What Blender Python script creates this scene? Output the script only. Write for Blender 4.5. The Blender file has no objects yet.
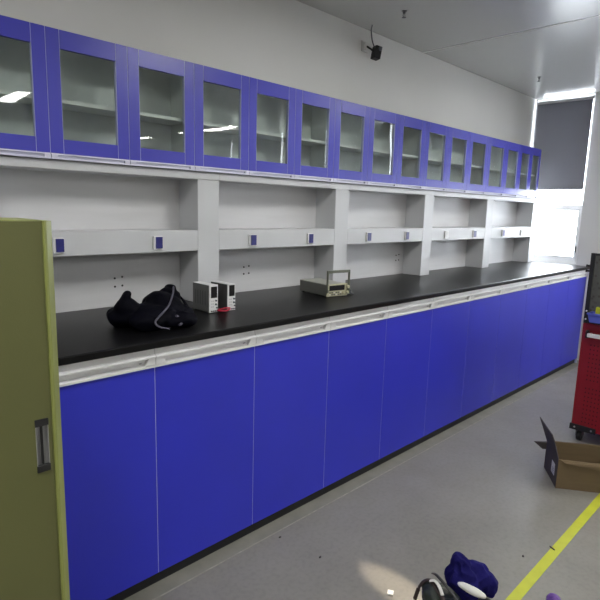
import bpy, bmesh, math, random
from mathutils import Vector, Matrix, Euler
random.seed(7)
S = bpy.context.scene
COL = S.collection
R = math.radians

# ------------------------------------------------------------------ materials
def new_mat(name):
    m = bpy.data.materials.new(name); m.use_nodes = True
    nt = m.node_tree; b = nt.nodes['Principled BSDF']
    return m, nt, b

def mat(name, col, rough=.5, metal=0., spec=.5, var=0., vscale=8., bump=0., bscale=60., col2=None, coat=0., stretch=(1, 1, 1), emit=None, estr=0.):
    m, nt, b = new_mat(name)
    b.inputs['Base Color'].default_value = (*col, 1)
    b.inputs['Roughness'].default_value = rough
    b.inputs['Metallic'].default_value = metal
    b.inputs['Specular IOR Level'].default_value = spec
    b.inputs['Coat Weight'].default_value = coat
    tc = nt.nodes.new('ShaderNodeTexCoord'); mp = nt.nodes.new('ShaderNodeMapping')
    mp.inputs['Scale'].default_value = stretch
    nt.links.new(tc.outputs['Object'], mp.inputs['Vector'])
    if var or col2:
        n = nt.nodes.new('ShaderNodeTexNoise'); n.inputs['Scale'].default_value = vscale
        n.inputs['Detail'].default_value = 6
        nt.links.new(mp.outputs[0], n.inputs['Vector'])
        r = nt.nodes.new('ShaderNodeValToRGB')
        r.color_ramp.elements[0].position = .3; r.color_ramp.elements[1].position = .7
        c2 = col2 or tuple(min(1, c * (1 + var)) for c in col)
        c1 = col if col2 else tuple(c * (1 - var) for c in col)
        r.color_ramp.elements[0].color = (*c1, 1); r.color_ramp.elements[1].color = (*c2, 1)
        nt.links.new(n.outputs['Fac'], r.inputs['Fac']); nt.links.new(r.outputs['Color'], b.inputs['Base Color'])
    if bump:
        n2 = nt.nodes.new('ShaderNodeTexNoise'); n2.inputs['Scale'].default_value = bscale; n2.inputs['Detail'].default_value = 4
        nt.links.new(mp.outputs[0], n2.inputs['Vector'])
        bp = nt.nodes.new('ShaderNodeBump'); bp.inputs['Strength'].default_value = bump; bp.inputs['Distance'].default_value = .01
        nt.links.new(n2.outputs['Fac'], bp.inputs['Height']); nt.links.new(bp.outputs['Normal'], b.inputs['Normal'])
    if emit:
        b.inputs['Emission Color'].default_value = (*emit, 1); b.inputs['Emission Strength'].default_value = estr
    return m

M = {}
M['blue'] = mat('blue_laminate', (.024, .031, .50), .38, var=.05, vscale=3, bump=.03, bscale=250)
M['blue_up'] = mat('blue_painted_door', (.046, .046, .42), .33, var=.05, vscale=3, bump=.02, bscale=250)
M['white_metal'] = mat('grey_white_steel', (.55, .56, .575), .42, var=.03, vscale=4)
M['panel'] = mat('pale_grey_panel', (.60, .60, .61), .5, var=.04, vscale=3, stretch=(1, 1, 8))
M['rail'] = mat('aluminium_rail', (.68, .68, .69), .38, metal=0, var=.03)
M['rail_up'] = mat('lilac_grey_rail', (.60, .60, .72), .38, metal=0, var=.03)
M['edge'] = mat('pale_edge_band', (.42, .44, .66), .4)
M['dark_gap'] = mat('dark_recess', (.05, .05, .055), .6)
M['black_top'] = mat('black_resin_worktop', (.0040, .0040, .0045), .32, spec=.2, var=.2, vscale=20, bump=.02, bscale=300)
M['black'] = mat('black_plastic', (.012, .012, .013), .45)
M['black_metal'] = mat('black_powder_coat', (.014, .014, .016), .4, var=.1)
M['toe'] = mat('black_plinth', (.008, .008, .009), .5)
M['inner'] = mat('grey_cabinet_lining', (.64, .66, .65), .5, var=.04, vscale=5)
M['wall'] = mat('painted_wall', (.66, .655, .64), .75, spec=.12, var=.03, vscale=1.5, bump=.02, bscale=120)
M['wall_unseen'] = mat('darkened_unseen_wall', (.30, .30, .30), .7, spec=.2, var=.03, vscale=1.5)  # walls out of view, colour darkened to cut bounce light and keep shading directional
M['wall_r'] = mat('painted_end_wall', (.62, .62, .62), .55, var=.02, vscale=1.5)
M['green'] = mat('olive_green_steel', (.125, .130, .044), .42, var=.04, vscale=3, bump=.03, bscale=300)
M['green_lit'] = mat('olive_green_lit', (.25, .275, .075), .35, var=.04)  # brighter copy of the olive green: light caught by edge and top, painted in
M['chrome'] = mat('brushed_chrome', (.42, .42, .42), .38, metal=.5)
M['white_plastic'] = mat('white_plastic', (.72, .72, .72), .4)
M['socket_blue'] = mat('blue_socket_cover', (.022, .024, .16), .3, var=.15, vscale=60)
M['supply_white'] = mat('instrument_front', (.75, .76, .76), .4)
M['supply_side'] = mat('instrument_grey_case', (.11, .113, .11), .5, var=.05, vscale=30)
M['supply_side_dark'] = mat('instrument_dark_case', (.06, .06, .062), .5, var=.05, vscale=30)
M['screen'] = mat('black_display', (.004, .004, .006), .15)
M['grey_knob'] = mat('grey_knob', (.10, .11, .13), .4)
M['red_lead'] = mat('red_rubber', (.45, .02, .05), .4)
M['scope_case'] = mat('instrument_beige_grey', (.13, .134, .118), .5, var=.06, vscale=20)
M['scope_top'] = mat('instrument_top', (.36, .37, .33), .45, var=.05, vscale=20)
M['scope_front'] = mat('instrument_cream_front', (.46, .44, .30), .45, var=.08, vscale=60)
M['scope_handle'] = mat('grey_green_handle', (.13, .14, .11), .4)
M['bag'] = mat('black_nylon', (.0018, .0018, .0045), .65, spec=.06, var=.4, vscale=14, bump=.15, bscale=28)
M['strap'] = mat('purple_grey_webbing', (.075, .07, .10), .55, bump=.1, bscale=200)
M['yellow_cord'] = mat('yellow_cord', (.26, .24, .10), .6)
M['red'] = mat('red_powder_coat', (.23, .006, .014), .42, var=.08, vscale=8)
M['dark_hole'] = mat('dark_holes', (.05, .001, .003), .6)
M['bin_blue'] = mat('blue_bin_plastic', (.10, .13, .55), .35)
M['yellow_tape'] = mat('yellow_floor_tape', (.47, .50, .02), .5, var=.08, vscale=14)
M['card'] = mat('corrugated_cardboard', (.135, .094, .046), .8, var=.07, vscale=10, bump=.05, bscale=90, stretch=(1, 1, 6))
M['card_shaded'] = mat('shaded_cardboard', (.075, .062, .055), .75, var=.08, vscale=12)  # same cardboard, with the shade on outer end and flaps put into its colour
M['paper'] = mat('white_paper', (.68, .67, .62), .7)
M['print'] = mat('grey_print', (.25, .25, .25), .7)
M['cloth'] = mat('blue_cloth', (.007, .006, .062), .9, spec=.1, col2=(.013, .011, .11), vscale=9, bump=.25, bscale=70)
M['dark_green'] = mat('dark_green_fabric', (.022, .030, .024), .6, var=.4, vscale=20, bump=.2, bscale=60)
M['brown_edge'] = mat('brown_webbing', (.045, .030, .026), .6, var=.2)
M['purple'] = mat('purple_fabric', (.10, .04, .22), .6, col2=(.18, .09, .34), vscale=40, bump=.3, bscale=60)
M['blind'] = mat('grey_blind_fabric', (.20, .20, .215), .8, var=.03, vscale=6, bump=.06, bscale=400)
M['window_frame'] = mat('white_window_frame', (.80, .80, .80), .35)
M['brass'] = mat('dull_metal', (.12, .12, .13), .4, metal=.6)
M['film'] = mat('pale_plastic_film', (.55, .55, .68), .3)
M['light'] = mat('led_diffuser', (.9, .9, .9), .5, emit=(1, .99, .96), estr=32)
M['dust'] = mat('dark_debris', (.05, .045, .04), .8)

m = M['blind']; nt = m.node_tree; b = nt.nodes['Principled BSDF']; ou = nt.nodes['Material Output']
tl = nt.nodes.new('ShaderNodeBsdfTranslucent'); tl.inputs[0].default_value = (.055, .055, .062, 1); ad = nt.nodes.new('ShaderNodeAddShader')
nt.links.new(b.outputs[0], ad.inputs[0]); nt.links.new(tl.outputs[0], ad.inputs[1]); nt.links.new(ad.outputs[0], ou.inputs['Surface'])

# ceiling: glossy steel clean-room panels
m, nt, b = new_mat('ceiling_panel'); M['ceiling'] = m
b.inputs['Base Color'].default_value = (.44, .445, .43, 1); b.inputs['Roughness'].default_value = .25
b.inputs['Specular IOR Level'].default_value = .38
tc = nt.nodes.new('ShaderNodeTexCoord'); n = nt.nodes.new('ShaderNodeTexNoise'); n.inputs['Scale'].default_value = 1.3
bp = nt.nodes.new('ShaderNodeBump'); bp.inputs['Strength'].default_value = .12; bp.inputs['Distance'].default_value = .02
nt.links.new(tc.outputs['Object'], n.inputs['Vector']); nt.links.new(n.outputs['Fac'], bp.inputs['Height']); nt.links.new(bp.outputs['Normal'], b.inputs['Normal'])

# floor: sealed grey screed with mottling and scuffs
m, nt, b = new_mat('sealed_floor'); M['floor'] = m
tc = nt.nodes.new('ShaderNodeTexCoord')
n1 = nt.nodes.new('ShaderNodeTexNoise'); n1.inputs['Scale'].default_value = 2.2; n1.inputs['Detail'].default_value = 8; n1.inputs['Roughness'].default_value = .62
n2 = nt.nodes.new('ShaderNodeTexNoise'); n2.inputs['Scale'].default_value = 55; n2.inputs['Detail'].default_value = 5
r1 = nt.nodes.new('ShaderNodeValToRGB')
r1.color_ramp.elements[0].position = .3; r1.color_ramp.elements[0].color = (.190, .180, .155, 1)
r1.color_ramp.elements[1].position = .7; r1.color_ramp.elements[1].color = (.240, .228, .200, 1)
r2 = nt.nodes.new('ShaderNodeValToRGB')
r2.color_ramp.elements[0].position = .30; r2.color_ramp.elements[0].color = (.80, .80, .80, 1)
r2.color_ramp.elements[1].position = .55; r2.color_ramp.elements[1].color = (1, 1, 1, 1)
mx = nt.nodes.new('ShaderNodeMixRGB'); mx.blend_type = 'MULTIPLY'; mx.inputs[0].default_value = .6
n3 = nt.nodes.new('ShaderNodeTexNoise'); n3.inputs['Scale'].default_value = 7; n3.inputs['Detail'].default_value = 3
r3 = nt.nodes.new('ShaderNodeMapRange'); r3.inputs['To Min'].default_value = .32; r3.inputs['To Max'].default_value = .5
for a in (n1, n2, n3): nt.links.new(tc.outputs['Object'], a.inputs['Vector'])
nt.links.new(n1.outputs['Fac'], r1.inputs['Fac']); nt.links.new(n2.outputs['Fac'], r2.inputs['Fac'])
nt.links.new(r1.outputs['Color'], mx.inputs[1]); nt.links.new(r2.outputs['Color'], mx.inputs[2])
nt.links.new(mx.outputs[0], b.inputs['Base Color'])
nt.links.new(n3.outputs['Fac'], r3.inputs['Value']); nt.links.new(r3.outputs[0], b.inputs['Roughness'])
M['floor_strip'] = mat('screed_strip', (.205, .197, .168), .5, var=.12, vscale=12)
M['joint'] = mat('floor_joint', (.29, .28, .235), .6, var=.2, vscale=30)

# thin architectural glass: tinted pass-through plus a faint wavy reflection
def glass(name, tint, wave=.0, ior=1.5, dust=0.):
    m = bpy.data.materials.new(name); m.use_nodes = True; nt = m.node_tree; nt.nodes.clear()
    out = nt.nodes.new('ShaderNodeOutputMaterial'); mix = nt.nodes.new('ShaderNodeMixShader')
    tr = nt.nodes.new('ShaderNodeBsdfTransparent'); tr.inputs['Color'].default_value = (*tint, 1)
    gl = nt.nodes.new('ShaderNodeBsdfGlossy'); gl.inputs['Roughness'].default_value = .015
    fr = nt.nodes.new('ShaderNodeFresnel'); fr.inputs['IOR'].default_value = ior
    ge = nt.nodes.new('ShaderNodeNewGeometry'); fm = nt.nodes.new('ShaderNodeMath'); fm.operation = 'MULTIPLY'; inv = nt.nodes.new('ShaderNodeMath'); inv.operation = 'SUBTRACT'; inv.inputs[0].default_value = 1
    nt.links.new(ge.outputs['Backfacing'], inv.inputs[1]); nt.links.new(fr.outputs[0], fm.inputs[0]); nt.links.new(inv.outputs[0], fm.inputs[1])
    nt.links.new(fm.outputs[0], mix.inputs[0]); nt.links.new(tr.outputs[0], mix.inputs[1]); nt.links.new(gl.outputs[0], mix.inputs[2])
    if wave:
        tc = nt.nodes.new('ShaderNodeTexCoord'); n = nt.nodes.new('ShaderNodeTexNoise'); n.inputs['Scale'].default_value = 7; n.inputs['Detail'].default_value = 0
        bp = nt.nodes.new('ShaderNodeBump'); bp.inputs['Strength'].default_value = wave; bp.inputs['Distance'].default_value = .01
        nt.links.new(tc.outputs['Object'], n.inputs['Vector']); nt.links.new(n.outputs['Fac'], bp.inputs['Height']); nt.links.new(bp.outputs['Normal'], gl.inputs['Normal'])
    last = mix
    if dust:
        df = nt.nodes.new('ShaderNodeBsdfDiffuse'); df.inputs['Color'].default_value = (.6, .62, .62, 1)
        m2 = nt.nodes.new('ShaderNodeMixShader'); tc2 = nt.nodes.new('ShaderNodeTexCoord'); n2 = nt.nodes.new('ShaderNodeTexNoise'); n2.inputs['Scale'].default_value = 9; n2.inputs['Detail'].default_value = 8
        mr = nt.nodes.new('ShaderNodeMapRange'); mr.inputs['From Min'].default_value = .45; mr.inputs['From Max'].default_value = .75; mr.inputs['To Max'].default_value = dust
        nt.links.new(tc2.outputs['Object'], n2.inputs['Vector']); nt.links.new(n2.outputs['Fac'], mr.inputs['Value']); nt.links.new(mr.outputs[0], m2.inputs[0])
        nt.links.new(mix.outputs[0], m2.inputs[1]); nt.links.new(df.outputs[0], m2.inputs[2]); last = m2
    nt.links.new(last.outputs[0], out.inputs['Surface'])
    return m
M['glass'] = glass('cabinet_glass', (.90, .93, .91), .05, 1.5, .06)
M['window_glass'] = glass('window_glass', (.95, .96, .97), 0)

# speckled mesh panel of the trolley
m, nt, b = new_mat('speckled_mesh_panel'); M['mesh_panel'] = m
tc = nt.nodes.new('ShaderNodeTexCoord'); v = nt.nodes.new('ShaderNodeTexVoronoi'); v.inputs['Scale'].default_value = 42
r = nt.nodes.new('ShaderNodeValToRGB'); r.color_ramp.elements[0].color = (.055, .035, .03, 1); r.color_ramp.elements[0].position = .12
r.color_ramp.elements[1].color = (.13, .125, .12, 1); r.color_ramp.elements[1].position = .4
nt.links.new(tc.outputs['Object'], v.inputs['Vector']); nt.links.new(v.outputs['Distance'], r.inputs['Fac'])
n = nt.nodes.new('ShaderNodeTexNoise'); n.inputs['Scale'].default_value = 9; mx = nt.nodes.new('ShaderNodeMixRGB'); mx.inputs[2].default_value = (.045, .055, .045, 1)
nt.links.new(tc.outputs['Object'], n.inputs['Vector']); nt.links.new(n.outputs['Fac'], mx.inputs[0]); nt.links.new(r.outputs['Color'], mx.inputs[1]); nt.links.new(mx.outputs[0], b.inputs['Base Color'])
b.inputs['Roughness'].default_value = .45

# ------------------------------------------------------------------ mesh helpers
def BM(): return bmesh.new()

def box(bm, x0, x1, y0, y1, z0, z1, mi=0, mx=None):
    vs = [bm.verts.new((x, y, z)) for x in (x0, x1) for y in (y0, y1) for z in (z0, z1)]
    if mx is not None:
        for v in vs: v.co = mx @ v.co
    fs = []
    for idx in ((0, 1, 3, 2), (4, 6, 7, 5), (0, 4, 5, 1), (2, 3, 7, 6), (0, 2, 6, 4), (1, 5, 7, 3)):
        f = bm.faces.new([vs[i] for i in idx]); f.material_index = mi; fs.append(f)
    return fs

def prism(bm, prof, a0, a1, axis='X', mi=0):
    """extrude a 2-D profile; axis X -> profile is (y,z); Y -> (x,z); Z -> (x,y)"""
    def P(u, w, t):
        return {'X': (t, u, w), 'Y': (u, t, w), 'Z': (u, w, t)}[axis]
    A = [bm.verts.new(P(u, w, a0)) for u, w in prof]; B = [bm.verts.new(P(u, w, a1)) for u, w in prof]
    n = len(prof); fs = [bm.faces.new(A), bm.faces.new(B[::-1])]
    for i in range(n):
        fs.append(bm.faces.new([A[i], B[i], B[(i + 1) % n], A[(i + 1) % n]]))
    for f in fs: f.material_index = mi
    return fs

def tube(bm, pts, r, seg=8, mi=0, flat=1.0, closed=False):
    pts = [Vector(p) for p in pts]; rings = []; N = len(pts)
    up = Vector((0, 0, 1))
    for i, p in enumerate(pts):
        if closed: d = (pts[(i + 1) % N] - pts[i - 1]).normalized()
        else: d = (pts[min(i + 1, N - 1)] - pts[max(i - 1, 0)]).normalized()
        ref = up if abs(d.dot(up)) < .95 else Vector((1, 0, 0))
        s = d.cross(ref).normalized(); t = s.cross(d)
        rr = r[i] if isinstance(r, (list, tuple)) else r
        rings.append([bm.verts.new(p + s * math.cos(a) * rr + t * math.sin(a) * rr * flat) for a in [2 * math.pi * k / seg for k in range(seg)]])
    for i in range(N if closed else N - 1):
        A, B = rings[i], rings[(i + 1) % N]
        for k in range(seg):
            f = bm.faces.new([A[k], A[(k + 1) % seg], B[(k + 1) % seg], B[k]]); f.material_index = mi; f.smooth = True
    if not closed:
        f = bm.faces.new(rings[0][::-1]); f.material_index = mi; f = bm.faces.new(rings[-1]); f.material_index = mi

def lathe(bm, prof, c, axis='Z', seg=24, mi=0):
    """prof: (radius, height)"""
    c = Vector(c); rings = []
    for r_, h in prof:
        ring = []
        for k in range(seg):
            a = 2 * math.pi * k / seg; u, w = r_ * math.cos(a), r_ * math.sin(a)
            ring.append(bm.verts.new(c + Vector({'Z': (u, w, h), 'Y': (u, h, w), 'X': (h, u, w)}[axis])))
        rings.append(ring)
    for A, B in zip(rings, rings[1:]):
        for k in range(seg):
            f = bm.faces.new([A[k], A[(k + 1) % seg], B[(k + 1) % seg], B[k]]); f.material_index = mi; f.smooth = True
    bm.faces.new(rings[0][::-1]).material_index = mi; bm.faces.new(rings[-1]).material_index = mi

def ball(bm, c, s, rz=0, ry=0, sub=3, mi=0):
    mx = Matrix.Translation(c) @ Euler((0, ry, rz)).to_matrix().to_4x4() @ Matrix.Diagonal((*s, 1))
    g = bmesh.ops.create_icosphere(bm, subdivisions=sub, radius=1, matrix=mx)
    for v in g['verts']:
        for f in v.link_faces: f.smooth = True; f.material_index = mi

def obj(name, bm, mats, parent=None, bevel=0, loc=None, rz=0, seg=2):
    bmesh.ops.recalc_face_normals(bm, faces=bm.faces[:])
    me = bpy.data.meshes.new(name); bm.to_mesh(me); bm.free()
    for k in (mats if isinstance(mats, (list, tuple)) else [mats]): me.materials.append(M[k])
    o = bpy.data.objects.new(name, me); COL.objects.link(o)
    if parent is not None: o.parent = parent
    if loc is not None: o.location = loc
    o.rotation_euler.z = rz
    if bevel:
        b = o.modifiers.new('bevel', 'BEVEL'); b.width = bevel; b.segments = seg; b.limit_method = 'ANGLE'; b.angle_limit = R(40)
    return o

def tag(o, label, cat, group=None, kind=None):
    o['label'] = label; o['category'] = cat
    if group: o['group'] = group
    if kind: o['kind'] = kind
    return o

def thing(name, label, cat, loc=(0, 0, 0), rz=0, group=None):
    o = bpy.data.objects.new(name, None); COL.objects.link(o); o.empty_display_size = .1
    o.location = loc; o.rotation_euler.z = rz
    return tag(o, label, cat, group)

def struct(name, bm, mats, bevel=0, parent=None):
    o = obj(name, bm, mats, parent, bevel)
    if parent is None: o['kind'] = 'structure'
    return o

def copy_tree(o, parent=None):
    c = o.copy(); COL.objects.link(c)
    if parent is not None: c.parent = parent
    for ch in list(o.children): copy_tree(ch, c)
    return c

# ------------------------------------------------------------------ dimensions
ZC = 2.42; XE = 5.341; XW = -3.2; YF = -7.6
D = .6439                     # bench front (door face) y = -D
LW = .4343; LA = .8868        # lower door width and first seam
UW = .3019; U0 = .7614        # upper doors
CD = .1654                    # shelf column depth
SW = .9247; S0 = 1.3894
YU = .1774
HT = .9

# ------------------------------------------------------------------ room shell
bm = BM(); box(bm, XW, XE + .3, YF, .3, -.12, 0); struct('floor', bm, 'floor')
bm = BM(); box(bm, XW - .12, XE + .12, YF - .12, .12, ZC, ZC + .12); struct('ceiling', bm, 'ceiling')
bm = BM(); box(bm, XW, XE, 0, .12, 0, ZC); struct('wall_back', bm, 'wall')
bm = BM(); box(bm, XW - .12, XW, YF, .12, 0, ZC); struct('wall_left', bm, 'wall_unseen')
bm = BM(); box(bm, XW, XE, YF - .12, YF, 0, ZC); struct('wall_front', bm, 'wall_unseen')
# end wall with openings (y ranges, z ranges)
WINS = [(-.512, -.012, .895, 2.412), (-1.45, -.99, .895, 2.412), (-2.42, -1.98, .895, 2.412), (-3.50, -3.02, .895, 2.412), (-4.46, -3.86, .895, 2.412), (-5.39, -4.98, .895, 2.412)]
bm = BM(); T = .16
ys = [0.12]
for (a, b_, z0, z1) in WINS:
    box(bm, XE, XE + T, b_, ys[-1], 0, ZC); box(bm, XE, XE + T, a, b_, 0, z0); box(bm, XE, XE + T, a, b_, z1, ZC); ys.append(a)
box(bm, XE, XE + T, YF, ys[-1], 0, ZC)
struct('wall_right', bm, 'wall_r')
# windows
for i, (a, b_, z0, z1) in enumerate(WINS):
    w = bpy.data.objects.new('window_%d' % (i + 1), None); COL.objects.link(w); w['kind'] = 'structure'; w.location = (XE + .08, (a + b_) / 2, z0)
    cy = (a + b_) / 2; hw = (b_ - a) / 2; H = z1 - z0; t = .026
    bm = BM()
    box(bm, -.025, .025, -hw, -hw + t, 0, H); box(bm, -.025, .025, hw - t, hw, 0, H)
    box(bm, -.025, .025, -hw + t, hw - t, 0, t + .02); box(bm, -.025, .025, -hw + t, hw - t, H - t, H)
    box(bm, -.022, .022, -hw + t, hw - t, .52, .52 + .03)
    obj('window_frame', bm, 'window_frame', w, .003)
    bm = BM(); t2 = .024
    box(bm, -.034, -.006, -hw + t, -hw + t + t2, .046, .52); box(bm, -.034, -.006, hw - t - t2, hw - t, .046, .52)
    box(bm, -.034, -.006, -hw + t + t2, hw - t - t2, .046, .046 + t2); box(bm, -.034, -.006, -hw + t + t2, hw - t - t2, .52 - t2, .52)
    obj('window_sash', bm, 'window_frame', w, .003)
    bm = BM(); box(bm, -.002, .002, -hw + t, hw - t, t + .02, .52); box(bm, -.002, .002, -hw + t, hw - t, .55, H - t)
    obj('glass_pane', bm, 'window_glass', w)
    bm = BM(); box(bm, -.05, -.034, -hw + .03, -hw + .042, .11, .17); box(bm, -.06, -.05, -hw + .032, -hw + .040, .09, .15)
    obj('window_handle', bm, 'brass', w, .002)
    if i == 0:
        bm = BM(); tube(bm, [(-.045, hw - .035, .50), (-.11, hw - .05, .50)], .004); tube(bm, [(-.045, hw - .035, .16), (-.11, hw - .05, .50)], .0035)
        obj('window_stay', bm, 'brass', w)
# ceiling panel joints
bm = BM(); box(bm, 3.35, 3.356, YF, 0, ZC - .0025, ZC); struct('trim_1', bm, 'white_plastic')
# floor strip along the bench and its joint
bm = BM(); box(bm, XW, XE, -.694, -.02, 0, .0012); struct('trim_2', bm, 'floor_strip')
bm = BM(); box(bm, XW, XE, -.699, -.694, 0, .0016); struct('trim_3', bm, 'joint')

# roller blinds
BL = [(-.507, -.021, 1.581, 2.386), (-1.430, -1.010, 1.581, 2.395), (-2.412, -1.988, 1.60, 2.365), (-3.490, -3.032, .93, 2.40), (-4.450, -3.872, .93, 2.40), (-5.380, -4.990, .93, 2.40)]
lab = ['short grey roller blind half down over the bright window beside the wall cabinets'] + ['grey roller blind on the %s end wall window, out of the photo' % k for k in ('second', 'third', 'fourth', 'fifth', 'sixth')]
for (a, b_, z0, z1), L in zip(BL, lab):
    t = thing('roller_blind', L, 'blind', (XE - .022, (a + b_) / 2, z0)); hw = (b_ - a) / 2; H = z1 - z0
    bm = BM(); box(bm, -.0015, .0015, -hw, hw, .008, H - .02); obj('blind_fabric', bm, 'blind', t)
    bm = BM(); box(bm, -.006, .006, -hw, hw, 0, .014); obj('bottom_bar', bm, 'window_frame' if False else 'blind', t, .003)
    bm = BM(); box(bm, -.016, .016, -hw - .006, hw + .006, H - .022, H); obj('head_rail', bm, 'rail', t, .004)

# ceiling lights (their reflections show in the glass doors)
LX = [-2.1, -.06, 1.97, 4.58]
n_l = 0
names_x = ['far left', 'second', 'third', 'nearest the windows']
base = None
def ceiling_light():
    t = thing('ceiling_light', '', 'ceiling light', (0, 0, ZC), 0, 'ceiling lights')
    bm = BM()
    for a in (-.10, .085): box(bm, a, a + .015, -.33, .33, -.03, 0)
    for a in (-.33, .315): box(bm, -.085, .085, a, a + .015, -.03, 0)
    obj('light_frame', bm, 'white_metal', t)
    bm = BM(); box(bm, -.085, .085, -.315, .315, -.024, -.018); obj('diffuser', bm, 'light', t)
    return t
proto = ceiling_light(); first = True
rown = {-1.5: 'nearest the bench', -4.29: 'in the middle row', -6.4: 'in the far row'}
for Y in (-1.5, -4.29, -6.4):
    for k, X in enumerate(LX):
        if Y == -1.5 and k == 3: X = 3.95
        t = proto if first else copy_tree(proto); first = False
        t.location = (X, Y, ZC)
        t['label'] = 'rectangular LED ceiling light ' + rown[Y] + ', ' + ['farthest from the windows', 'second from the left wall', 'third from the left wall', 'closest to the windows'][k]

t = copy_tree(proto); t.location = (4.58, -4.98, ZC); t['label'] = 'rectangular LED ceiling light directly behind the middle row light closest to the windows'

# ------------------------------------------------------------------ base cabinets (two doors each)
def base_cabinet():
    t = thing('base_cabinet', '', 'base cabinet', (0, 0, 0), 0, 'blue base cabinets in a row under the black worktop')
    W = 2 * LW
    bm = BM()
    box(bm, 0, .016, -D + .018, -.03, .055, .872); box(bm, W - .016, W, -D + .018, -.03, .055, .872)
    box(bm, .016, W - .016, -D + .018, -.03, .055, .073); box(bm, .016, W - .016, -.046, -.03, .073, .872)
    box(bm, .016, W - .016, -D + .018, -D + .08, .85, .872)
    box(bm, LW - .008, LW + .008, -D + .018, -D + .2, .073, .85)
    obj('carcass', bm, 'white_metal', t)
    bm = BM(); box(bm, 0, W, -D + .017, -D + .033, .0015, .0545); obj('toe_kick', bm, 'toe', t)
    for k in (0, 1):
        bm = BM(); x0 = k * LW
        box(bm, x0 + .0014, x0 + LW - .0014, -D, -D + .016, .050, .806, 0)
        box(bm, x0 - .0000 + .0001, x0 + .0014, -D + .0008, -D + .016, .050, .806, 1)
        box(bm, x0 + LW - .0014, x0 + LW - .0001, -D + .0008, -D + .016, .050, .806, 1)
        obj('door', bm, ['blue', 'edge'], t)
        # aluminium pull rail: plain band, projecting lip, finger recess, lower lip
        p = [(-D + .017, .8735), (-D + .002, .8735), (-D - .002, .852), (-D - .013, .847), (-D - .013, .842), (-D + .002, .838),
             (-D + .006, .834), (-D + .006, .821), (-D - .001, .8185), (-D - .007, .816), (-D - .007, .8085), (-D + .017, .8085)]
        bm = BM(); prism(bm, p, x0 + .001, x0 + LW - .001, 'X')
        hr = obj('handle_rail', bm, 'rail', t)
        for xa, xb, s in ((x0 + .001, x0 + .030, 1), (x0 + LW - .030, x0 + LW - .001, -1)):
            bm = BM()
            q = [(xa, .8175), (xb + (.010 if s > 0 else 0), .8175), (xb - (.006 if s > 0 else 0), .843), (xa + (.006 if s < 0 else 0), .843)]
            if s < 0: q = [(xa - .010, .8175), (xb, .8175), (xb, .843), (xa + .006, .843)]
            prism(bm, q, -D - .008, -D + .009, 'Y'); obj('end_cap', bm, 'rail', hr, .001)
        bm = BM(); box(bm, x0 + LW - .054, x0 + LW - .042, -D + .006, -D + .0105, .8235, .8285)
        obj('latch', bm, 'grey_knob', hr)
    return t
bc = base_cabinet()
bl = ['double blue base cabinet farthest left, behind the green cabinet',
      'double blue base cabinet partly hidden by the green cabinet, below the black bag',
      'double blue base cabinet under the two power supplies and the beige instrument',
      'double blue base cabinet whose left door starts just right of the beige instrument',
      'double blue base cabinet in the middle distance, fourth right of the green cabinet',
      'double blue base cabinet next to last towards the window',
      'last double blue base cabinet, beside the red trolley at the window end']
for i in range(7):
    t = bc if i == 0 else copy_tree(bc)
    t.location = (LA + (2 * i - 4) * LW, 0, 0); t['label'] = bl[i]
XB0, XB1 = LA - 4 * LW, LA + 10 * LW
# end panel
bm = BM(); box(bm, XB1 + .0005, XB1 + .010, -D + .0, -.03, .002, .874)
ep = tag(obj('end_panel', bm, 'edge'), 'thin pale end panel closing the bench beside the red trolley', 'panel')
bm = BM(); box(bm, XB0, XB1 + .02, -D - .020, -.003, .875, HT)
tag(obj('worktop', bm, 'black_top', bevel=.004), 'long black matt worktop running over all the blue base cabinets', 'worktop')
# pale film strip hanging at the bench end
bm = BM(); prism(bm, [(-D - .0225, .874), (-D - .024, .60), (-D - .022, .42), (-D - .0215, .60)], XB1 - .028, XB1 + .006, 'X')
obj('film_strip', bm, 'film', ep)['label'] = 'pale film strip hanging loose'

# ------------------------------------------------------------------ shelf units with service beam above worktop
CW = .116
Z_B0, Z_B1, Z_T0, Z_T1 = 1.1397, 1.2312, 1.4539, 1.486
def reagent_shelf(sockets, holes, W=SW, first_col=False):
    """origin at the LEFT end of the bay (right face of the previous column); column closes its right end"""
    t = thing('reagent_shelf', '', 'shelf unit', (0, 0, HT), 0, 'grey shelf units standing on the worktop')
    Bw = W - CW
    bm = BM(); box(bm, 0, W, -.014, -.003, 0, Z_T1 - HT); bp_ = obj('back_panel', bm, 'panel', t)
    if holes:
        for dx, dz in ((0, 0), (.034, .004), (0, -.036), (.034, -.034)):
            bm = BM(); lathe(bm, [(.0035, -.0185), (.0045, -.0165), (.0045, -.0145)], (holes[0] + dx, 0, holes[1] - HT + dz), 'Y', 10)
            obj('screw', bm, 'black', bp_)
    bm = BM(); box(bm, Bw, W, -CD, -.0145, .0005, Z_T0 - HT); obj('column', bm, 'white_metal', t, .0025)
    bm = BM(); box(bm, 0, Bw, -CD + .001, -.0145, Z_B0 - HT, Z_B1 - HT); be = obj('service_beam', bm, 'white_metal', t, .0025)
    bm = BM(); box(bm, 0, W, -CD - .003, -.0145, Z_T0 - HT + .0003, Z_T1 - HT - .0005); obj('top_rail', bm, 'white_metal', t, .002)
    for sx, sw, kind in sockets:
        bm = BM(); box(bm, sx - .006, sx + sw, -CD - .009, -CD + .001, 1.153 - HT, 1.209 - HT)
        so = obj('socket', bm, 'white_plastic', be, .002)
        bm = BM()
        if kind == 'b': box(bm, sx + .002, sx + sw - .002, -CD - .0125, -CD - .009, 1.157 - HT, 1.206 - HT); obj('socket_cover', bm, 'socket_blue', so, .0015)
        else:
            box(bm, sx + .006, sx + sw - .008, -CD - .0105, -CD - .009, 1.163 - HT, 1.200 - HT); obj('socket_face', bm, 'inner', so, .001)
    return t
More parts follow.
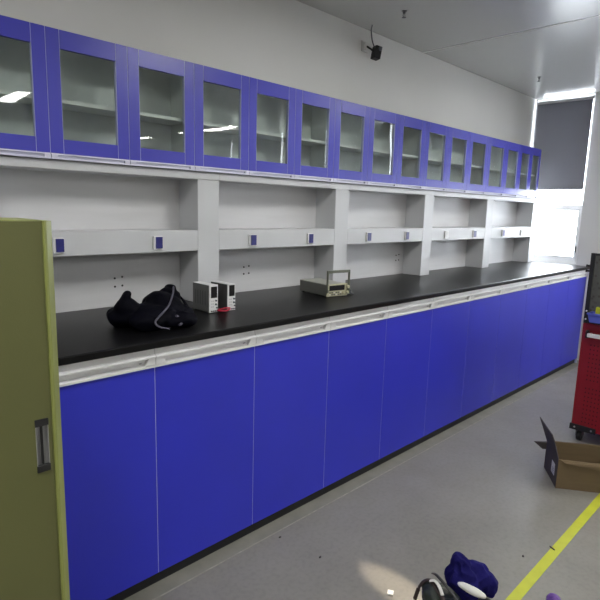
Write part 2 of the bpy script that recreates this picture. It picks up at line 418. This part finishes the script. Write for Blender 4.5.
mods = [  # (bay left x, sockets (abs x, width, kind), holes)
    (S0 - 2 * SW + CW, [], None, 'grey shelf unit farthest left, hidden behind the green cabinet'),
    (S0 - SW + CW, [(.762, .034, 'b'), (1.170, .036, 'b')], (1.065, 1.022), 'grey shelf unit behind the black bag, next to the green cabinet'),
    (S0 + CW, [(1.688, .038, 'b'), (2.095, .036, 'b')], (1.777, 1.030), 'grey shelf unit behind the power supplies, with two blue sockets'),
    (S0 + SW + CW, [(2.608, .038, 'b'), (3.020, .036, 'b')], (3.150, 1.035), 'grey shelf unit right of the beige instrument, third from the green cabinet'),
    (S0 + 2 * SW + CW, [(3.530, .044, 'w'), (3.956, .044, 'b')], None, 'grey shelf unit with one white and one blue socket, second from the window'),
    (S0 + 3 * SW + CW, [(4.472, .040, 'b'), (4.860, .055, 'w')], None, 'last grey shelf unit beside the window')]
for x, so, ho, L in mods:
    t = reagent_shelf([(a - x, b_, c) for a, b_, c in so], (ho[0] - x, ho[1]) if ho else None)
    t.location = (x, 0, HT); t['label'] = L

# ------------------------------------------------------------------ wall cabinets
ZU0, ZU1 = 1.51, 1.9288
def wall_cabinet(ws):
    t = thing('wall_cabinet', '', 'wall cabinet', (0, 0, 1.488), 0, 'blue glass-fronted wall cabinets in a row')
    W = sum(ws); z = lambda v: v - 1.488
    bm = BM()
    box(bm, 0, .010, -YU + .018, -.002, z(1.488), z(ZU1)); box(bm, W - .010, W, -YU + .018, -.002, z(1.488), z(ZU1))
    box(bm, .010, W - .010, -YU + .018, -.002, z(1.488), z(1.502)); box(bm, .010, W - .010, -YU + .018, -.002, z(ZU1) - .012, z(ZU1))
    box(bm, .010, W - .010, -.010, -.002, z(1.502), z(ZU1) - .012)
    x = 0
    obj('carcass', bm, 'inner', t)
    bm = BM(); box(bm, .0105, W - .0105, -YU + .030, -.0105, z(1.690), z(1.703)); obj('shelf', bm, 'white_plastic', t)
    x = 0
    for w in ws:
        a, b_ = x + .0012, x + w - .0012; st = .046 * min(1, w / .3019) ; tr, br = .062, .050
        bm = BM(); y0, y1 = -YU, -YU + .016
        box(bm, a, a + st - .001, y0, y1, z(ZU0), z(ZU1)); box(bm, b_ - st + .001, b_, y0, y1, z(ZU0), z(ZU1))
        box(bm, a + st + .001, b_ - st - .001, y0, y1, z(ZU0), z(ZU0) + br); box(bm, a + st + .001, b_ - st - .001, y0, y1, z(ZU1) - tr, z(ZU1))
        # pale joint beads between stiles and rails, pale lining of the glass rebate
        box(bm, a + st - .001, a + st + .001, y0 + .0006, y1, z(ZU0), z(ZU1), 1); box(bm, b_ - st - .001, b_ - st + .001, y0 + .0006, y1, z(ZU0), z(ZU1), 1)
        box(bm, x, x + .0012, y0 + .001, y1, z(ZU0), z(ZU1), 1); box(bm, x + w - .0012, x + w, y0 + .001, y1, z(ZU0), z(ZU1), 1)
        d = obj('door', bm, ['blue_up', 'edge'], t)
        bm = BM(); box(bm, a + st + .001, b_ - st - .001, y0 + .008, y0 + .011, z(ZU0) + br, z(ZU1) - tr); obj('glass_pane', bm, 'glass', d)
        yr = -YU
        p = [(yr + .016, z(1.5095)), (yr - .001, z(1.5095)), (yr - .003, z(1.5045)), (yr + .006, z(1.503)), (yr + .007, z(1.4955)), (yr - .006, z(1.4935)), (yr - .007, z(1.489)), (yr + .016, z(1.4885))]
        bm = BM(); prism(bm, p, a, b_, 'X'); hr = obj('handle_rail', bm, 'rail_up', d)
        for xa in (a, b_ - .022):
            bm = BM(); box(bm, xa, xa + .022, yr - .0055, yr + .006, z(1.4935), z(1.505)); obj('end_cap', bm, 'rail_up', hr, .0008)
        x += w
    return t
wc = wall_cabinet([UW] * 3)
wl = ['blue wall cabinet farthest left, out of frame behind the green cabinet',
      'blue glass-fronted wall cabinet at the left edge of the photo, above the black bag',
      'blue glass-fronted wall cabinet above the power supplies, with bright light reflections in its panes',
      'blue glass-fronted wall cabinet below the small black wall speaker, third in view from the left',
      'blue glass-fronted wall cabinet second from the window, with thin bright vertical reflections']
for i in range(5):
    t = wc if i == 0 else copy_tree(wc)
    t.location = (U0 + (3 * i - 4) * UW, 0, 1.488); t['label'] = wl[i]
t = wall_cabinet([.318, .276, .228, .215])
t.location = (U0 + 11 * UW, 0, 1.488); t['label'] = 'last blue wall cabinet by the window, four narrow glass doors'

# ------------------------------------------------------------------ green steel cabinet
gx0, gx1, gy0, gy1, gz = -.52, .392, -1.15, -.95, 1.303
t = thing('steel_cabinet', 'olive green steel cabinet with a recessed chrome pull, at the left edge of the photo', 'steel cabinet', ((gx0 + gx1) / 2, (gy0 + gy1) / 2, 0))
ox, oy = (gx0 + gx1) / 2, (gy0 + gy1) / 2
hw = (gx1 - gx0) / 2; hd = (gy1 - gy0) / 2
bm = BM()
box(bm, -hw, -hw + .02, -hd + .001, hd, .04, gz); 
prism(bm, [(hw - .0205, -hd), (hw - .0175, -hd - .0008), (hw - .0135, -hd + .0005), (hw, -hd + .012), (hw, hd), (hw - .0205, hd)], .04, gz, 'Z')
box(bm, -hw + .02, hw - .0205, -hd + .026, hd, gz - .012, gz); box(bm, -hw + .02, hw - .0205, -hd, hd, .04, .06); box(bm, -hw + .02, hw - .0205, hd - .01, hd, .06, gz - .012)
body = obj('cabinet_body', bm, 'green_lit', t)
bm = BM(); box(bm, -hw + .03, hw - .03, -hd + .02, hd - .02, 0, .04); obj('plinth', bm, 'black_metal', t)
for k, (a, b_) in enumerate(((-hw + .0205, -.004), (-.008, hw - .021))):
    bm = BM(); yo = -hd + (.0145 if k == 0 else .003)
    hx0, hx1, hz0, hz1 = .399 - .016, .399 + .011, .818, .922     # pull opening, thing-local x
    if k == 1:
        hx0, hx1 = .341 - ox, .362 - ox
        box(bm, a, hx0, yo, yo + .010, .061, gz - .001); box(bm, hx1, b_, yo, yo + .010, .061, gz - .001)
        box(bm, hx0, hx1, yo, yo + .010, .061, hz0); box(bm, hx0, hx1, yo, yo + .010, hz1, gz - .001)
    else: box(bm, a, b_, yo, yo + .010, .061, gz - .001)
    d = obj('sliding_door', bm, 'green', t)
    if k == 1:
        bm = BM(); n = 10; prof = []
        for q in range(n + 1):
            an = math.pi * q / n; prof.append(((hx0 + hx1) / 2 - math.cos(an) * (hx1 - hx0) / 2, yo + .001 + math.sin(an) * .009))
        prof2 = [(hx1, yo - .0008), (hx1 + .0015, yo - .0008), (hx1 + .0015, yo + .0125), (hx0 - .0015, yo + .0125), (hx0 - .0015, yo - .0008), (hx0, yo - .0008)]
        prism(bm, prof + prof2, hz0, hz1, 'Z')
        hp = obj('recessed_pull', bm, 'chrome', d)
        for za in (hz0 - .002, hz1 - .012):
            bm = BM(); box(bm, hx0 - .002, hx1 + .002, yo - .003, yo + .004, za, za + .014); obj('pull_end', bm, 'black', hp, .001)
        bm = BM(); box(bm, (hx0 + hx1) / 2 - .0005, (hx0 + hx1) / 2 + .0025, yo + .0035, yo + .0095, hz0 + .012, hz1 - .012); obj('pull_slot', bm, 'black', hp)

# ------------------------------------------------------------------ bench power supplies
def power_supply(loc, rz, side, W=.040, H=.118, L=.125):
    t = thing('power_supply', '', 'power supply', loc, rz, 'slim bench power supplies')
    bm = BM(); box(bm, 0, W, .006, L, .004, H - .002, 0)
    for k in range(5): box(bm, -.0004, .0, .03 + k * .018, .036 + k * .018, .03, .09, 1)
    obj('case', bm, [side, 'supply_side_dark'], t)
    bm = BM(); box(bm, 0, W, .006, L, H - .002, H + .0005); obj('top_cover', bm, 'supply_white', t, .001)
    bm = BM(); box(bm, -.001, W + .001, 0, .006, .002, H + .001)
    f = obj('front_panel', bm, 'supply_white', t, .0015)
    bm = BM(); box(bm, .006, W - .004, -.0012, .001, .064, .111); obj('display', bm, 'screen', f)
    for px, pz, r_ in ((.030, .052, .0038), (.030, .036, .0038), (.034, .022, .003)):
        bm = BM(); lathe(bm, [(r_, -.006), (r_ * 1.1, -.001), (r_ * 1.1, .001)], (px, 0, pz), 'Y', 14); obj('knob', bm, 'grey_knob', f)
    for k in range(4):
        bm = BM(); lathe(bm, [(.0022, -.005), (.0026, .001)], (.008 + k * .009, 0, .009), 'Y', 10); obj('terminal', bm, 'black' if k % 2 == 0 else 'grey_knob', f)
    for i in range(2):
        for j in range(3):
            bm = BM(); box(bm, .007 + i * .008, .012 + i * .008, -.0015, .001, .024 + j * .012, .029 + j * .012); obj('button', bm, 'white_metal', f)
    for px in (.006, W - .006):
        for py in (.014, L - .012):
            bm = BM(); lathe(bm, [(.0035, 0), (.0035, .005)], (px, py, 0), 'Z', 10); obj('foot', bm, 'black', t)
    return t
a = power_supply((1.290, -.392, HT), R(-1), 'supply_side'); a['label'] = 'left slim white power supply with black display on the worktop, nearer the black bag'
b2 = power_supply((1.381, -.396, HT), R(-1), 'supply_side_dark', .038, .115); b2['label'] = 'right slim white power supply with dark side, on the worktop, nearer the beige instrument'
bm = BM()
tube(bm, [(1.324, -.398, .912), (1.332, -.408, .909), (1.346, -.412, .908), (1.362, -.415, .908), (1.376, -.410, .911), (1.388, -.402, .914)], [.0035, .004, .0035, .004, .0045, .003], 10)
tube(bm, [(1.330, -.398, .914), (1.342, -.406, .916), (1.356, -.410, .9185), (1.370, -.410, .918), (1.384, -.402, .916)], .0032, 10)
tag(obj('test_lead', bm, 'red_lead'), 'red rubber test lead bridging the two power supply fronts', 'cable')

# ------------------------------------------------------------------ beige bench instrument with raised handle
t = thing('bench_instrument', 'beige grey bench instrument with black display and raised handle, on the worktop', 'instrument', (1.992, -.414, HT), R(-9))
W, L, H = .130, .235, .066
bm = BM(); box(bm, 0, W, .008, L, .006, H - .003); obj('case', bm, 'scope_case', t, .003)
bm = BM(); box(bm, -.001, W + .001, .010, L - .002, H - .003, H); obj('top_cover', bm, 'scope_top', t, .001)
bm = BM(); box(bm, -.002, W + .002, 0, .008, .004, H + .001); f = obj('front_panel', bm, 'scope_front', t, .002)
bm = BM(); box(bm, .012, .112, -.0015, .001, .034, .060); obj('display', bm, 'screen', f)
for px, pz, r_ in ((.130, .050, .009), (.128, .022, .008), (.105, .018, .006)):
    bm = BM(); lathe(bm, [(r_ * .8, -.014), (r_, -.010), (r_, .001)], (px, 0, pz), 'Y', 18); obj('knob', bm, 'scope_front', f)
for j in range(2):
    for i in range(6):
        bm = BM(); box(bm, .012 + i * .014, .021 + i * .014, -.003, .001, .011 + j * .010, .017 + j * .010); obj('button', bm, 'scope_handle' if (i + j) % 3 else 'paper', f)
# handle loop pivoting at the front corners and standing above the front
bm = BM()
for x in (-.009, W + .003): box(bm, x, x + .006, -.012, .000, .030, .138)
box(bm, -.003, W + .003, -.012, .000, .124, .138)
obj('handle', bm, 'scope_handle', t, .002)
for x in (-.009, W + .001):
    bm = BM(); lathe(bm, [(.010, 0), (.010, .009)], (x, -.004, .034), 'X', 16); obj('handle_pivot', bm, 'scope_handle', t)
for px in (.012, W - .012):
    for py in (.020, L - .02):
        bm = BM(); lathe(bm, [(.007, 0), (.007, .008)], (px, py, 0), 'Z', 12); obj('foot', bm, 'black', t)
bm = BM()
pts = []
for k in range(40):
    an = k / 39 * 2 * math.pi * 2.2; pts.append((2.165 + math.cos(an) * (.016 + .004 * math.sin(k)), -.405 + math.sin(an) * .018, .904 + k / 39 * .022))
tube(bm, pts, .0028, 8)
tube(bm, [(2.118, -.456, .920), (2.132, -.466, .915), (2.15, -.44, .908), (2.165, -.42, .906)], .003, 8)
tag(obj('probe_cable', bm, 'grey_knob'), 'small coiled grey probe cable beside the beige instrument front', 'cable')

# ------------------------------------------------------------------ soft objects: union of blobs, remeshed and crumpled
def crumple(o, freq, amp, cut=None, seed=0.):
    from mathutils import noise
    me = o.data; ns = [v.normal.copy() for v in me.vertices]
    for v, n in zip(me.vertices, ns):
        p = Vector((v.co.x * freq[0], v.co.y * freq[1], v.co.z * freq[2])) + Vector((seed, seed * .7, 0))
        a = 1 - abs(noise.noise(p)) * 2.2; b_ = 1 - abs(noise.noise(p * 2.1 + Vector((5, 1, 2)))) * 2
        v.co += n * amp * (a + .45 * b_ - .8)
    if cut is not None:
        for v in me.vertices:
            if v.co.z < cut: v.co.z = cut
def soft(name, balls, matn, parent=None, voxel=.006, disp=.012, tscale=.06, extra=None, floor_z=None, detail=2):
    bm = BM()
    for (c, s, rz, ry) in balls: ball(bm, c, s, rz, ry, 3)
    if extra: extra(bm)
    o = obj(name, bm, matn, parent)
    rm = o.modifiers.new('remesh', 'REMESH'); rm.mode = 'VOXEL'; rm.voxel_size = voxel; rm.use_smooth_shade = True
    sm = o.modifiers.new('smooth', 'SMOOTH'); sm.iterations = 4; sm.factor = .6
    tx = bpy.data.textures.new(name + '_folds', 'CLOUDS'); tx.noise_scale = tscale; tx.noise_depth = detail
    dp = o.modifiers.new('folds', 'DISPLACE'); dp.texture = tx; dp.strength = disp; dp.mid_level = .5; dp.texture_coords = 'LOCAL'
    dg = bpy.context.evaluated_depsgraph_get(); me = bpy.data.meshes.new_from_object(o.evaluated_get(dg)); o.modifiers.clear(); o.data = me
    if floor_z is not None:
        for v in me.vertices:
            if v.co.z < floor_z: v.co.z = floor_z
    for p in me.polygons: p.use_smooth = True
    return o
bag_thing = t = thing('backpack', 'slumped black backpack with grey piping, lying on the worktop left of the power supplies', 'bag', (1.005, -.425, HT)); t.scale = (1.02, 1.02, 1.0)
B = [((-.085, .02, .035), (.065, .085, .040), .2, 0), ((-.10, .0, .075), (.040, .050, .035), .2, .1), ((-.105, -.01, .108), (.015, .02, .028), 0, .3),
     ((-.02, -.03, .04), (.085, .095, .045), .3, 0), ((.045, -.01, .06), (.075, .075, .055), -.2, .2), ((.085, .03, .078), (.050, .055, .045), 0, -.3),
     ((.105, .045, .105), (.022, .028, .030), 0, .2), ((.02, .02, .085), (.05, .045, .028), .3, -.35), ((.108, -.02, .035), (.050, .055, .033), 0, 0), ((-.055, -.07, .03), (.065, .06, .035), 0, 0), ((.045, -.10, .028), (.07, .05, .028), -.4, 0)]
crumple(soft('bag_body', B, 'bag', t, .005, .003, .05), (6, 7, 11), .009, .001, 3.)
def piping(pts, r, flat=1, n=10):
    # Catmull-Rom through the points
    P = [Vector(p) for p in pts]; out = []
    for i in range(len(P) - 1):
        p0, p1, p2, p3 = P[max(i - 1, 0)], P[i], P[i + 1], P[min(i + 2, len(P) - 1)]
        for k in range(n):
            u = k / n; out.append(.5 * ((2 * p1) + (-p0 + p2) * u + (2 * p0 - 5 * p1 + 4 * p2 - p3) * u * u + (-p0 + 3 * p1 - 3 * p2 + p3) * u ** 3))
    out.append(P[-1]); bm = BM(); tube(bm, out, r, 8, 0, flat); return bm
obj('piping', piping([(.098, .010, .130), (.060, -.045, .112), (.010, -.095, .080), (-.050, -.132, .054), (-.068, -.140, .038), (-.055, -.150, .022), (-.025, -.158, .014)], .0035), 'strap', t)
obj('buckle', piping([(.020, -.130, .050), (.035, -.130, .040), (.037, -.140, .026), (.020, -.152, .020)], .0045), 'strap', t)
obj('strap', piping([(.115, .035, .115), (.140, .02, .080), (.150, -.01, .045), (.155, -.05, .012), (.13, -.07, .006)], .007, .5), 'bag', t)
obj('pull_cord', piping([(.120, .04, .110), (.142, .03, .080), (.160, .02, .040), (.170, .01, .006)], .0016), 'yellow_cord', t)

# ------------------------------------------------------------------ red trolley
cx, cy0 = 3.355, -1.209; CWY = .46; CLX = .72
t = thing('tool_trolley', 'red perforated steel trolley with black upper frame and white side handle, at the right edge', 'trolley', (cx, cy0, 0))
bm = BM(); box(bm, 0, CLX, -CWY, 0, .085, .728)
for gy in range(5):          # two perforated fields of square holes
    for gz_ in range(19):
        y = -.052 - gy * .019; z = .13 + gz_ * .026
        if gz_ == 9: continue
        box(bm, -.0006, .0, y - .006, y, z, z + .008, 1)
        box(bm, -.0006, .0, y - .006 - .24, y - .24, z, z + .008, 1)
body = obj('trolley_body', bm, ['red', 'dark_hole'], t)
bm = BM()
for y in (-.022, -CWY): box(bm, -.004, .03, y, y + .022, .728, 1.135)
for y in (-.022, -CWY): box(bm, CLX - .03, CLX, y, y + .022, .728, .90)
box(bm, -.003, .028, -CWY + .022, -.022, .728, .790); box(bm, -.003, .028, -CWY + .022, -.022, 1.122, 1.134)
box(bm, .03, CLX - .03, -.010, 0, .728, .80); box(bm, .03, CLX - .03, -CWY, -CWY + .01, .728, .80)
uf = obj('upper_frame', bm, 'black_metal', t, .002)
bm = BM(); box(bm, .005, .012, -CWY + .022, -.022, .790, 1.122); obj('mesh_panel', bm, 'mesh_panel', uf)
for z in (.752, .800, ):
    bm = BM(); lathe(bm, [(.0045, -.007), (.005, -.004), (.005, .002)], (0, -.011, z), 'X', 12); obj('screw', bm, 'white_plastic', uf)
for z in (1.03, 1.06):
    bm = BM(); lathe(bm, [(.006, .0), (.006, .018), (.008, .018), (.008, .022)], (.012, 0, z), 'Y', 12); obj('hook', bm, 'black', uf)
bm = BM(); box(bm, -.048, -.030, -CWY + .04, -.040, .655, .678); box(bm, -.034, .0, -.058, -.045, .657, .676); box(bm, -.034, .0, -CWY + .045, -CWY + .058, .657, .676)
obj('side_handle', bm, 'white_plastic', t, .004)
bm = BM(); box(bm, -.030, -.001, -.043, -.026, .645, .690); obj('handle_mount', bm, 'black', t, .003)
bm = BM(); box(bm, -.006, .03, -CWY - .008, -CWY + .135, .075, .110); obj('base_bracket', bm, 'black_metal', t, .002)
bm = BM(); box(bm, -.006, .03, -.135, .008, .075, .110); br = obj('base_bracket', bm, 'black_metal', t, .002)
for y in (-.020, -.112):
    bm = BM(); lathe(bm, [(.005, -.010), (.006, -.004)], (0, y, .093), 'X', 12); obj('bolt', bm, 'chrome', br)
for x in (.045, CLX - .045):
    for y in (-.040, -CWY + .04):
        bm = BM(); lathe(bm, [(.020, -.012), (.030, -.012), (.031, -.010), (.031, .010), (.030, .012), (.020, .012)], (x, y, .031), 'Y', 24)
        ca = obj('caster', bm, 'black', t)
        bm = BM(); box(bm, x - .022, x + .022, y - .018, y - .014, .030, .084); box(bm, x - .022, x + .022, y + .014, y + .018, .030, .084); box(bm, x - .022, x + .022, y - .018, y + .018, .076, .085); obj('fork', bm, 'brass', ca)
# blue bin hung on the panel
bm = BM()
def binshape(bm, x0, x1, y0, y1, z0, z1, tp=.012, th=.004):
    o_ = [(x0 + tp, y0 + tp), (x1, y0 + tp), (x1, y1 - tp), (x0 + tp, y1 - tp)]; T_ = [(x0, y0), (x1, y0), (x1, y1), (x0, y1)]
    vb = [bm.verts.new((x, y, z0)) for x, y in o_]; vt = [bm.verts.new((x, y, z1)) for x, y in T_]
    ci = lambda L_: [(x + (th if x < (x0 + x1) / 2 else -th), y + (th if y < (y0 + y1) / 2 else -th)) for x, y in L_]
    ib = [bm.verts.new((x, y, z0 + th)) for x, y in ci(o_)]; it = [bm.verts.new((x, y, z1)) for x, y in ci(T_)]
    bm.faces.new(vb[::-1]); bm.faces.new(ib)
    for k in range(4):
        j = (k + 1) % 4
        bm.faces.new([vb[k], vb[j], vt[j], vt[k]]); bm.faces.new([ib[j], ib[k], it[k], it[j]]); bm.faces.new([vt[k], vt[j], it[j], it[k]])
binshape(bm, cx - .085, cx - .006, cy0 - .17, cy0 - .040, .748, .802)
box(bm, cx - .089, cx - .081, cy0 - .172, cy0 - .038, .794, .803)
tag(obj('parts_bin', bm, 'bin_blue'), 'small open blue plastic bin hung on the black frame of the red trolley', 'bin')
bm = BM(); box(bm, cx - .05, cx - .02, cy0 - .115, cy0 - .07, .7525, .835)
tag(obj('tape_box', bm, 'yellow_tape', bevel=.003), 'small yellow-green carton standing in the blue bin', 'box')

# ------------------------------------------------------------------ cardboard box on the floor
t = thing('cardboard_box', 'open brown cardboard box with a small white label, on the floor before the red trolley', 'box', (2.680, -1.368, .0), math.atan2(-.169, .114))
L, Wd, H, th = .36, .228, .152, .004      # local x along the front, y towards the back
bm = BM()
box(bm, 0, L, 0, th, .001, H, 0); obj('front_wall', bm, 'card', t)
bm = BM(); box(bm, 0, L, Wd - th, Wd, .001, H + .0); obj('back_wall', bm, 'card', t)
bm = BM(); box(bm, 0, th, th, Wd - th, .001, H, 0); lw = obj('end_wall', bm, 'card_shaded', t)
bm = BM(); box(bm, L - th, L, th, Wd - th, .001, H); obj('end_wall', bm, 'card', t)
bm = BM(); box(bm, th, L - th, th, Wd - th, .001, .005); obj('bottom', bm, 'card', t)
bm = BM(); box(bm, -.001, 0, .045, .100, .045, .105); lb = obj('label', bm, 'paper', lw)
bm = BM()
for k in range(3): box(bm, -.0014, -.001, .052, .092 - .006 * k, .052 + k * .011, .056 + k * .011)
obj('label_print', bm, 'print', lb)
def flap(name, pts, matn, th=.003):
    bm = BM(); P = [Vector(p) for p in pts]; n = (P[1] - P[0]).cross(P[2] - P[0]).normalized() * th
    A = [bm.verts.new(p) for p in P]; Bq = [bm.verts.new(p + n) for p in P]
    bm.faces.new(A); bm.faces.new(Bq[::-1])
    for i in range(len(P)): j = (i + 1) % len(P); bm.faces.new([A[i], A[j], Bq[j], Bq[i]])
    return obj(name, bm, matn, t)
flap('flap', [(0, .002, H), (0, Wd, H), (-.050, .219, .284), (-.026, .060, .255), (-.010, .055, .215)], 'card_shaded')
flap('flap', [(.002, Wd + .001, H - .01), (-.050, Wd + .050, H - .03), (-.008, Wd + .03, H - .060), (.03, Wd + .012, H - .05), (.04, Wd + .001, H)], 'card_shaded')
flap('flap', [(.01, 0, H), (L - .01, 0, H), (L - .02, -.006, H - .055), (.10, -.012, H - .020), (.03, -.010, H - .012)], 'card')
flap('flap', [(.01, Wd, H), (L - .01, Wd, H), (L - .02, Wd + .06, H - .10), (.03, Wd + .055, H - .09)], 'card')

# ------------------------------------------------------------------ yellow floor tape
bm = BM(); prism(bm, [(.6, -1.575), (5.3, -1.575), (5.3, -1.537), (.6, -1.537)], .0003, .0015, 'Z')
tag(obj('floor_tape', bm, 'yellow_tape'), 'long straight yellow marking tape stuck along the grey floor', 'floor tape')

# ------------------------------------------------------------------ tool bag, cloth and bits at the bottom edge
t = thing('tool_bag', 'open black tool bag with brown edging on the floor, under the blue cloth', 'bag', (1.52, -1.44, 0))
soft('bag_body', [((0, 0, .03), (.12, .085, .03), .7, 0), ((-.05, .045, .085), (.05, .035, .035), .7, 0), ((.055, -.07, .03), (.07, .06, .03), 0, 0), ((-.07, -.02, .05), (.06, .05, .05), .4, 0)], 'dark_green', t, .006, .016, .035, floor_z=.001)
obj('edge_binding', piping([(-.065, .100, .04), (-.055, .088, .095), (-.045, .062, .122), (-.062, .020, .115), (-.085, -.03, .100), (-.11, -.07, .085)], .007, .7), 'brown_edge', t)
obj('carry_handle', piping([(-.010, .070, .125), (-.03, .045, .142), (-.045, .0, .135), (-.06, -.05, .118), (-.085, -.10, .09)], .006, .6), 'black', t)
obj('webbing', piping([(-.055, .055, .128), (-.05, .04, .134), (-.056, .02, .130), (-.075, -.005, .12)], .006, .4), 'paper', t)
c = soft('cloth', [((1.562, -1.432, .170), (.036, .034, .030), .3, 0), ((1.552, -1.442, .132), (.050, .050, .044), .6, .2), ((1.590, -1.470, .122), (.050, .050, .050), 0, 0), ((1.612, -1.500, .095), (.040, .045, .050), .5, 0), ((1.545, -1.475, .112), (.045, .04, .035), 0, 0)], 'cloth', None, .0035, .004, .02)
crumple(c, (16, 16, 9), .016, None, 1.3)
for v in c.data.vertices: v.co += Vector((.006, -.008, .002))
tag(c, 'crumpled dark blue cloth heaped on the black tool bag', 'cloth')
c = soft('white_bottle', [((1.512, -1.510, .140), (.016, .050, .012), .05, 0)], 'paper', None, .003, .004, .03)
tag(c, 'narrow crumpled white wrapper lying in front of the blue cloth', 'wrapper'); c.name = 'white_wrapper'
c = soft('purple_pouch', [((1.822, -1.667, .022), (.026, .026, .022), 0, 0), ((1.815, -1.674, .030), (.018, .016, .014), 0, 0)], 'purple', None, .003, .006, .02, floor_z=.0015)
tag(c, 'small crumpled purple pouch on the floor at the bottom edge, right of the yellow tape', 'pouch')
for (x, y, r_, s, L) in ((1.462, -1.237, .5, .013, 'small white paper scrap on the floor in the bright light patch'), (1.480, -1.345, .2, .016, 'white paper scrap touching the black tool bag')):
    bm = BM(); box(bm, -s, s, -s * .8, s * .8, 0, .001); box(bm, -s, -s * .5, -s * .8, s * .8, .001, .004)
    tag(obj('paper_scrap', bm, 'paper', loc=(x, y, .0005), rz=r_), L, 'paper scrap')
for (x, y, r_, L) in ((2.016, -1.481, .4, 'tiny dark crumb on the floor just left of the yellow tape'), (2.156, -1.542, 1.1, 'dark sliver lying on the edge of the yellow tape'),
                      (1.42, -.935, .3, 'tiny dark crumb on the open floor near the bright patch'), (1.393, -.735, 0, 'tiny dark crumb on the floor beside the blue base cabinets')):
    bm = BM(); ball(bm, (0, 0, .003), (.007 if 'sliver' not in L else .016, .004, .003), r_, 0, 2)
    tag(obj('floor_crumb', bm, 'dust', loc=(x, y, .0013)), L, 'debris')

# ------------------------------------------------------------------ small black speaker on the wall, cable from the ceiling
t = thing('wall_speaker', 'small black box speaker with a white bracket, high on the wall under the ceiling', 'speaker', (2.735, 0, 2.287), 0)
bm = BM(); box(bm, -.055, .0, -.012, -.0005, -.0, .06); lathe(bm, [(.018, -.030), (.024, -.012), (.024, -.010)], (-.035, 0, .026), 'Y', 18); obj('bracket', bm, 'wall', t, .003)
mx = Matrix.Translation((.020, -.062, -.005)) @ Euler((0, R(10), R(-22))).to_matrix().to_4x4()
bm = BM(); box(bm, -.022, .022, -.026, .026, -.038, .036, 0, mx); hd_ = obj('speaker_box', bm, 'black', t, .005)
bm = BM(); tube(bm, [(-.035, -.028, .026), (-.012, -.04, .015), (.006, -.055, .0)], .006); obj('arm', bm, 'black', t)
bm = BM(); lathe(bm, [(.010, -.003), (.013, .0)], (0, 0, 0), 'Y', 16); bmesh.ops.transform(bm, matrix=mx @ Matrix.Translation((.006, -.029, .018)), verts=bm.verts[:]); obj('lens', bm, 'grey_knob', hd_)
obj('cable', piping([(-.055, -.08, .132), (-.050, -.07, .105), (-.030, -.06, .075), (-.008, -.05, .055), (.005, -.058, .02)], .004), 'brass', t)
# ceiling sprinklers
for (x, y, L) in ((2.619, -.344, 'small dark ceiling sprinkler head above the wall speaker, nearer the camera'), (4.498, -.346, 'small dark ceiling sprinkler head by the window end')):
    bm = BM(); lathe(bm, [(.020, -.004), (.022, -.0005)], (0, 0, 0), 'Z', 20); lathe(bm, [(.009, -.022), (.009, -.004)], (0, 0, 0), 'Z', 12)
    for s in (-1, 1): tube(bm, [(s * .008, 0, -.02), (s * .014, 0, -.034), (s * .003, 0, -.046)], .0025, 6)
    lathe(bm, [(.004, -.050), (.017, -.050), (.017, -.047), (.004, -.046)], (0, 0, 0), 'Z', 16)
    bmesh.ops.scale(bm, vec=(.7, .7, .7), verts=bm.verts[:]); tag(obj('ceiling_sprinkler', bm, 'brass', loc=(x, y, ZC)), L, 'sprinkler')

# ------------------------------------------------------------------ light
w = bpy.data.worlds.new('World'); S.world = w; w.use_nodes = True
bg = w.node_tree.nodes['Background']; bg.inputs[0].default_value = (.90, .95, 1, 1); bg.inputs[1].default_value = 11
def area(name, loc, rot, sx, sy, power, col=(1, 1, 1)):
    l = bpy.data.lights.new(name, 'AREA'); l.shape = 'RECTANGLE'; l.size = sx; l.size_y = sy; l.energy = power; l.color = col
    o = bpy.data.objects.new(name, l); COL.objects.link(o); o.location = loc; o.rotation_euler = rot; return o
sp = bpy.data.lights.new('sun_patch_spot', 'SPOT'); sp.energy = 560; sp.color = (1, .86, .66); sp.spot_size = R(1.5); sp.spot_blend = .7; sp.shadow_soft_size = .01  # added spot lamp inside the room, imitates a patch of sunlight on the floor
so = bpy.data.objects.new('sun_patch_spot', sp); COL.objects.link(so); so.location = (4.4, -1.45, 2.3); so.scale = (4.2, 1, 1); 
tgt = Vector((1.50, -1.24, 0)); so.rotation_euler = (tgt - Vector(so.location)).to_track_quat('-Z', 'Y').to_euler()

# ------------------------------------------------------------------ camera
yaw, pitch, roll, f = .7783, -.1683, .0276, 535.985
Fv = Vector((math.cos(yaw) * math.cos(pitch), math.sin(yaw) * math.cos(pitch), math.sin(pitch)))
Rv = Vector((math.sin(yaw), -math.cos(yaw), 0)); Uv = Rv.cross(Fv)
R2 = Rv * math.cos(roll) + Uv * math.sin(roll); U2 = -Rv * math.sin(roll) + Uv * math.cos(roll)
cam = bpy.data.cameras.new('camera'); co = bpy.data.objects.new('camera', cam); COL.objects.link(co)
m4 = Matrix((R2, U2, -Fv)).transposed().to_4x4(); m4.translation = Vector((0, -2.1864, 1.3377)); co.matrix_world = m4
cam.sensor_width = 36; cam.lens = f / 600 * 36; cam.clip_start = .02; cam.clip_end = 100
S.camera = co
vs = S.view_settings; vs.view_transform = 'Standard'; vs.look = 'None'; vs.gamma = 1; vs.use_curve_mapping = False; vs.exposure = .92
